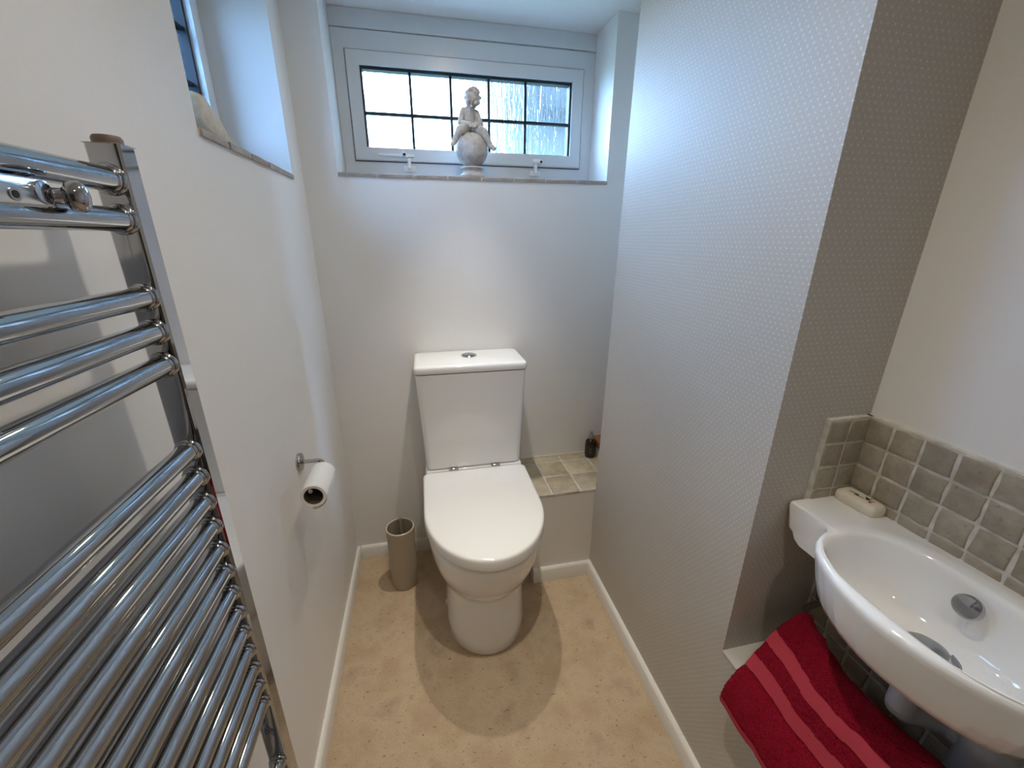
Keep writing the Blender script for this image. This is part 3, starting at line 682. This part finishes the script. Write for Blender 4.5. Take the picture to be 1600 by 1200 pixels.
# ------------------------------------------------------------------ soap
so = thing('soap_bar', 'cream bar of soap with a printed flower, on the basin corner', 'soap', (.744, .487, ZBT - .004))
SM = Matrix.Translation((.7445, .4835, ZBT - .0041 + .01075)) @ Matrix.Rotation(math.radians(2), 4, 'Z')
b2 = B(); rr_ = []
for z, i_ in ((-.0107, .0045), (-.0098, .0018), (-.0070, .0003), (-.002, 0), (.003, .0002), (.0066, .0014), (.0090, .0036), (.0102, .0064), (.0107, .0100)):
    rr_.append([SM @ Vector((math.copysign(abs(math.cos(a)) ** .42, math.cos(a)) * (.0190 - i_), math.copysign(abs(math.sin(a)) ** .30, math.sin(a)) * (.0355 - i_), z)) for a in [2 * math.pi * q_ / 48 for q_ in range(48)]])
loft(b2, rr_)
obj('bar_of_soap', b2, 'soap', so, angle=50)
def decal(shapes, name, mtl):
    b = B()
    for ps in shapes:
        loft(b, [[SM @ Vector((x, y, .01068)) for x, y in ps], [SM @ Vector((x, y, .01098)) for x, y in ps]])
    obj(name, b, mtl, so, smooth=False)
def blob(cx, cy, rx_, ry_, rot, n=10): 
    c, s = math.cos(rot), math.sin(rot)
    return [(cx + rx_ * math.cos(2 * math.pi * i / n) * c - ry_ * math.sin(2 * math.pi * i / n) * s, cy + rx_ * math.cos(2 * math.pi * i / n) * s + ry_ * math.sin(2 * math.pi * i / n) * c) for i in range(n)]
decal([blob(-.001, .012, .0012, .0085, .18), blob(-.003, -.0005, .0010, .0065, .35), blob(-.003, .006, .0020, .0040, .8), blob(.004, -.007, .0018, .0045, -.7), blob(.006, -.011, .0015, .0035, .3), blob(.001, -.010, .0022, .0034, 1.1)], 'printed_stem', 'motif_dark')
decal([blob(-.001, -.0155, .0024, .0028, 0), blob(-.0045, -.018, .0020, .0022, .5), blob(.0030, -.018, .0017, .0020, .2)], 'printed_flower', 'motif_pink')

# ------------------------------------------------------------------ towel rail and towel
rl = thing('towel_rail', 'bent chrome towel rail fixed under the basin', 'towel rail', (XA - .005, .3, .55))
RXx, RZz = .690, .5440
BOW = [(.060, -.020), (.23, -.034), (.28, -.042), (.32, -.047), (.36, -.046), (.40, -.035), (.44, -.018), (.482, 0), (.6, 0)]
def bow(y):
    for (y0, d0), (y1, d1) in zip(BOW, BOW[1:]):
        if y <= y1: t_ = max(0, (y - y0) / (y1 - y0)); t_ = t_ * t_ * (3 - 2 * t_); return d0 + (d1 - d0) * t_
    return 0
pts = [(XA - .008, .497, RZz + .012), (.728, .497, RZz + .006)] + [(.728 - .030 * math.sin(a), .497 - .030 * (1 - math.cos(a)), RZz + .006 - .006 * i / 8) for i, a in enumerate([math.pi / 2 * q / 8 for q in range(1, 9)])]
pts += [(RXx + bow(y_), y_, RZz) for y_ in (.44, .42, .40, .38, .36, .34, .32, .30, .28, .25, .20, .15, .10, .06)]
pts += [(RXx + .006, .038, RZz), (.728, .030, RZz), (XA - .008, .030, RZz)]
b = B(); tube(b, pts, .0062, 18); obj('rail', b, 'chrome', rl)
for y_ in (.497, .030):
    b = B(); lathe(b, (XA - .0115, y_, RZz + (.012 if y_ > .3 else 0)), (-1, 0, 0), [(.018, 0), (.018, .004), (.015, .006)], 28); obj('flange', b, 'chrome', rl)
path = [(.7085, .512), (.7075, .530), (.7030, .546), (.694, .5545), (.682, .5565), (.668, .5495), (.652, .5355), (.634, .5165), (.618, .4945), (.602, .469), (.588, .4465), (.575, .4300 + .006), (.5645, .4215), (.5560, .406), (.5500, .388), (.5465, .372), (.5450, .362)]
def spline(ps, n):
    ps = [Vector((p[0], 0, p[1])) for p in ps]; res = []
    L_ = [0]
    for a, c in zip(ps, ps[1:]): L_.append(L_[-1] + (c - a).length)
    for k_ in range(n + 1):
        s = L_[-1] * k_ / n; i = 0
        while i < len(L_) - 2 and L_[i + 1] < s: i += 1
        t_ = (s - L_[i]) / (L_[i + 1] - L_[i])
        p0, p1_, p2_, p3 = ps[max(i - 1, 0)], ps[i], ps[i + 1], ps[min(i + 2, len(ps) - 1)]
        res.append((.5 * ((2 * p1_) + (-p0 + p2_) * t_ + (2 * p0 - 5 * p1_ + 4 * p2_ - p3) * t_ ** 2 + (-p0 + 3 * p1_ - 3 * p2_ + p3) * t_ ** 3), s))
    return res, L_[-1]
NS = 130; sp, TL = spline(path, NS)
TY0, TY1, TT = .482, .060, .0085     # towel runs along the rail; half thickness TT
def towel_pt(i, y, off):
    p = sp[i][0]; d = (sp[min(i + 1, NS)][0] - sp[max(i - 1, 0)][0]).normalized(); nrm = Vector((-d.z, 0, d.x))
    if nrm.z < 0 and i < 20 and False: nrm = -nrm
    q = p + nrm * off
    wv = .0035 * math.sin(y * 31 + i * .03) * (i / NS) + .002 * math.sin(y * 70 + 1)
    return Vector((q.x - abs(wv) * .7 + bow(y) * min(1, max(0, (q.x - .575) / .115)), y, q.z)), nrm
NY = 110
def towel_section(y, grow):
    """closed profile around the path: outer side then inner side, rounded ends"""
    secs = []
    def th(i):
        e = min(i, NS - i) / 7.0; return TT * grow * (math.sqrt(max(0, 1 - (1 - e) ** 2)) if e < 1 else 1)
    for i in range(NS + 1): secs.append(towel_pt(i, y, -th(i))[0])
    for i in range(NS - 1, 0, -1): secs.append(towel_pt(i, y, th(i))[0])
    return secs
rings = []
for k_ in range(NY + 1):
    y = TY0 + (TY1 - TY0) * k_ / NY; e = min(k_, NY - k_) / 3.0
    g = math.sqrt(max(0.02, 1 - (1 - e) ** 2)) if e < 1 else 1
    ring = towel_section(y + (.0 if e >= 1 else 0), g)
    rings.append([p + Vector((rnd.gauss(0, 1), rnd.gauss(0, 1), rnd.gauss(0, 1))) * .0008 for p in ring])
tw = thing('hand_towel', 'crimson terry hand towel with two woven stripes draped over the towel rail', 'towel', (.63, .27, .43))
b = B(); loft(b, rings); obj('cloth', b, 'terry_red', tw, angle=80)
def stripe(pa, pb):
    """woven band between two points of the path, given by their (x) on the room side"""
    ia = min(range(30, NS), key=lambda i: abs(sp[i][0].x - pa)); ib = min(range(25, NS), key=lambda i: abs(sp[i][0].x - pb))
    b = B(); rr_ = []
    for k_ in range(NY + 1):
        y = TY0 - .0040 + (TY1 - TY0 + .008) * k_ / NY
        wob = int(round(1.2 * math.sin(y * 40)))
        idx = list(range(ia + wob, ib + wob + 1))
        rr_.append([b.verts.new(towel_pt(i, y, -TT - .0024)[0]) for i in idx])
    for a, c in zip(rr_, rr_[1:]):
        for q in range(len(a) - 1): b.faces.new((a[q], a[q + 1], c[q + 1], c[q]))
    return obj('stripe', b, 'woven_red', tw, recalc=False)
stripe(.641, .623); stripe(.606, .589)
b = B(); rr_ = []      # smooth hem along the lower edge
for k_ in range(NY + 1):
    y = TY0 - .0070 + (TY1 - TY0 + .014) * k_ / NY
    sec = []
    for i in range(NS - 7, NS + 1):
        e = (NS - i) / 7.0; sec.append(towel_pt(i, y, -(TT * math.sqrt(max(0, 1 - (1 - e) ** 2)) + .0022))[0])
    rr_.append([b.verts.new(p) for p in sec])
for a, c in zip(rr_, rr_[1:]):
    for q_ in range(len(a) - 1): b.faces.new((a[q_], a[q_ + 1], c[q_ + 1], c[q_]))
obj('hem', b, 'woven_red', tw, recalc=False)

# ------------------------------------------------------------------ cherub statue on the back window sill
sy0, sx0 = 1.530, .192
stt = thing('cherub_statue', 'small stone-coloured cherub seated on a ball, on the back window sill', 'statue', (sx0, sy0, BWZ0))
b = B(); lathe(b, (sx0, sy0, BWZ0), (0, 0, 1), [(.045, .0002), (.047, .003), (.046, .008), (.038, .013), (.033, .018), (.032, .024), (.037, .0275), (.0385, .031), (.036, .034), (.030, .036)], 40); obj('pedestal', b, 'statue_resin', stt)
b = B(); ball(b, (sx0, sy0, BWZ0 + .0865), .0530, 40); obj('sphere', b, 'statue_resin', stt)
def capsule(bm, a, c, ra_, rb_, n=12):
    a, c = Vector(a), Vector(c); d = c - a
    pr = [(ra_ * math.sin(math.pi / 2 * i / 4), -ra_ * math.cos(math.pi / 2 * i / 4)) for i in range(0, 5)] + [(rb_ * math.cos(math.pi / 2 * i / 4), d.length + rb_ * math.sin(math.pi / 2 * i / 4)) for i in range(0, 5)]
    lathe(bm, a, d, pr, n)
f = B(); X = sx0; Y = sy0; Zs = BWZ0 - .0075
def q(dx, dy, dz): return (X + dx, Y + dy, Zs + dz)
capsule(f, q(-.002, .008, .158), q(-.004, .006, .178), .0235, .0215)      # pelvis, belly
capsule(f, q(-.004, .004, .180), q(-.004, .003, .201), .0205, .0190)      # chest
capsule(f, q(-.022, .003, .204), q(.014, .001, .199), .0105, .0105)       # shoulders
capsule(f, q(-.003, .000, .206), q(.001, -.004, .220), .0100, .0100)      # neck
hc = q(.005, -.009, .2345); HR = Matrix.Rotation(math.radians(14), 3, 'Y') @ Matrix.Rotation(math.radians(14), 3, 'X')
ball(f, hc, .0235, 18, .0245, .0265, HR)
def hq(dx, dy, dz):
    p = Vector((dx, dy, dz)) * 1.15; p.rotate(HR); return Vector(hc) + p
ball(f, hq(0, -.0222, -.0030), .0032, 8, .0045, .0050)                    # nose
ball(f, hq(-.0095, -.0160, -.0075), .0066, 8); ball(f, hq(.0095, -.0160, -.0075), .0066, 8)   # cheeks
ball(f, hq(0, -.0185, -.0180), .0052, 8)                                  # chin
ball(f, hq(0, -.0205, -.0112), .0040, 8, .0028, .0018)                    # mouth
ball(f, hq(-.0075, -.0185, .0045), .0055, 8, .0035, .0024); ball(f, hq(.0075, -.0185, .0045), .0055, 8, .0035, .0024)   # brows
for s in (-1, 1): ball(f, hq(s * .0200, -.001, -.003), .0032, 8, .005, .006)
rr2 = random.Random(3)
for i in range(70):                                                        # curls
    a = rr2.uniform(0, 2 * math.pi); e = rr2.uniform(-.15, 1.4)
    dx, dy, dz = math.cos(a) * math.cos(e), math.sin(a) * math.cos(e), math.sin(e)
    if dy < -.15 and dz < .62: continue
    ball(f, hq(dx * .0205, dy * .0215, dz * .0235 + .001), rr2.uniform(.0045, .0062), 8)
for s, sh, el_, wr in ((-1, (-.025, .003, .201), (-.036, -.008, .168), (-.008, -.030, .160)), (1, (.018, .001, .198), (.031, -.008, .165), (.006, -.032, .158))):
    capsule(f, q(*sh), q(*el_), .0100, .0086); capsule(f, q(*el_), q(*wr), .0086, .0066)
    ball(f, q(wr[0] + s * -.002, wr[1] - .004, wr[2] - .001), .0072, 10, .0062, .0058)
    for t_ in range(4): capsule(f, q(wr[0] - s * .003 + t_ * .0026 * s, wr[1] - .008, wr[2]), q(wr[0] - s * .004 + t_ * .0022 * s, wr[1] - .011, wr[2] - .009), .0021, .0018, 8)
for s, hp, kn, an, toe in ((-1, (-.012, .000, .158), (-.040, -.030, .142), (-.060, -.030, .107), (-.066, -.042, .100)), (1, (.012, .000, .157), (.037, -.030, .139), (.057, -.030, .102), (.067, -.041, .093))):
    capsule(f, q(*hp), q(*kn), .0175, .0138); capsule(f, q(*kn), q(*an), .0132, .0086); capsule(f, q(*an), q(*toe), .0090, .0072)
cloth = f
ch = obj('figure', f, 'statue_resin', stt)
md = ch.modifiers.new('remesh', 'REMESH'); md.mode = 'VOXEL'; md.voxel_size = .0016; md.use_smooth_shade = True
sm = ch.modifiers.new('smooth', 'SMOOTH'); sm.factor = .5; sm.iterations = 2

# ------------------------------------------------------------------ pale stone ornament on the left sill
prof = [(.884, 1.4125), (.870, 1.426), (.866, 1.444), (.869, 1.462), (.880, 1.473), (.894, 1.4745), (.908, 1.468), (.922, 1.459), (.934, 1.456), (.950, 1.449), (.966, 1.439), (.982, 1.428), (.996, 1.4165), (1.000, 1.4125)]
b = B(); rr_ = []
cy_, cz_ = .925, 1.437
for x, g in ((-.332, .88), (-.336, .97), (-.344, 1.0), (-.352, .98), (-.357, .90)):
    rr_.append([Vector((x + rnd.uniform(-.0008, .0008), cy_ + (y - cy_) * g, 1.4125 + (z - 1.4125) * (g if z > 1.413 else 1))) for y, z in prof])
loft(b, rr_); bmesh.ops.subdivide_edges(b, edges=b.edges[:], cuts=1, use_grid_fill=True, smooth=.6)
so2 = obj('stone_ornament', b, 'ornament_stone', angle=70)
tag(so2, 'rounded pale beige stone ornament at the near end of the left window sill', 'ornament')
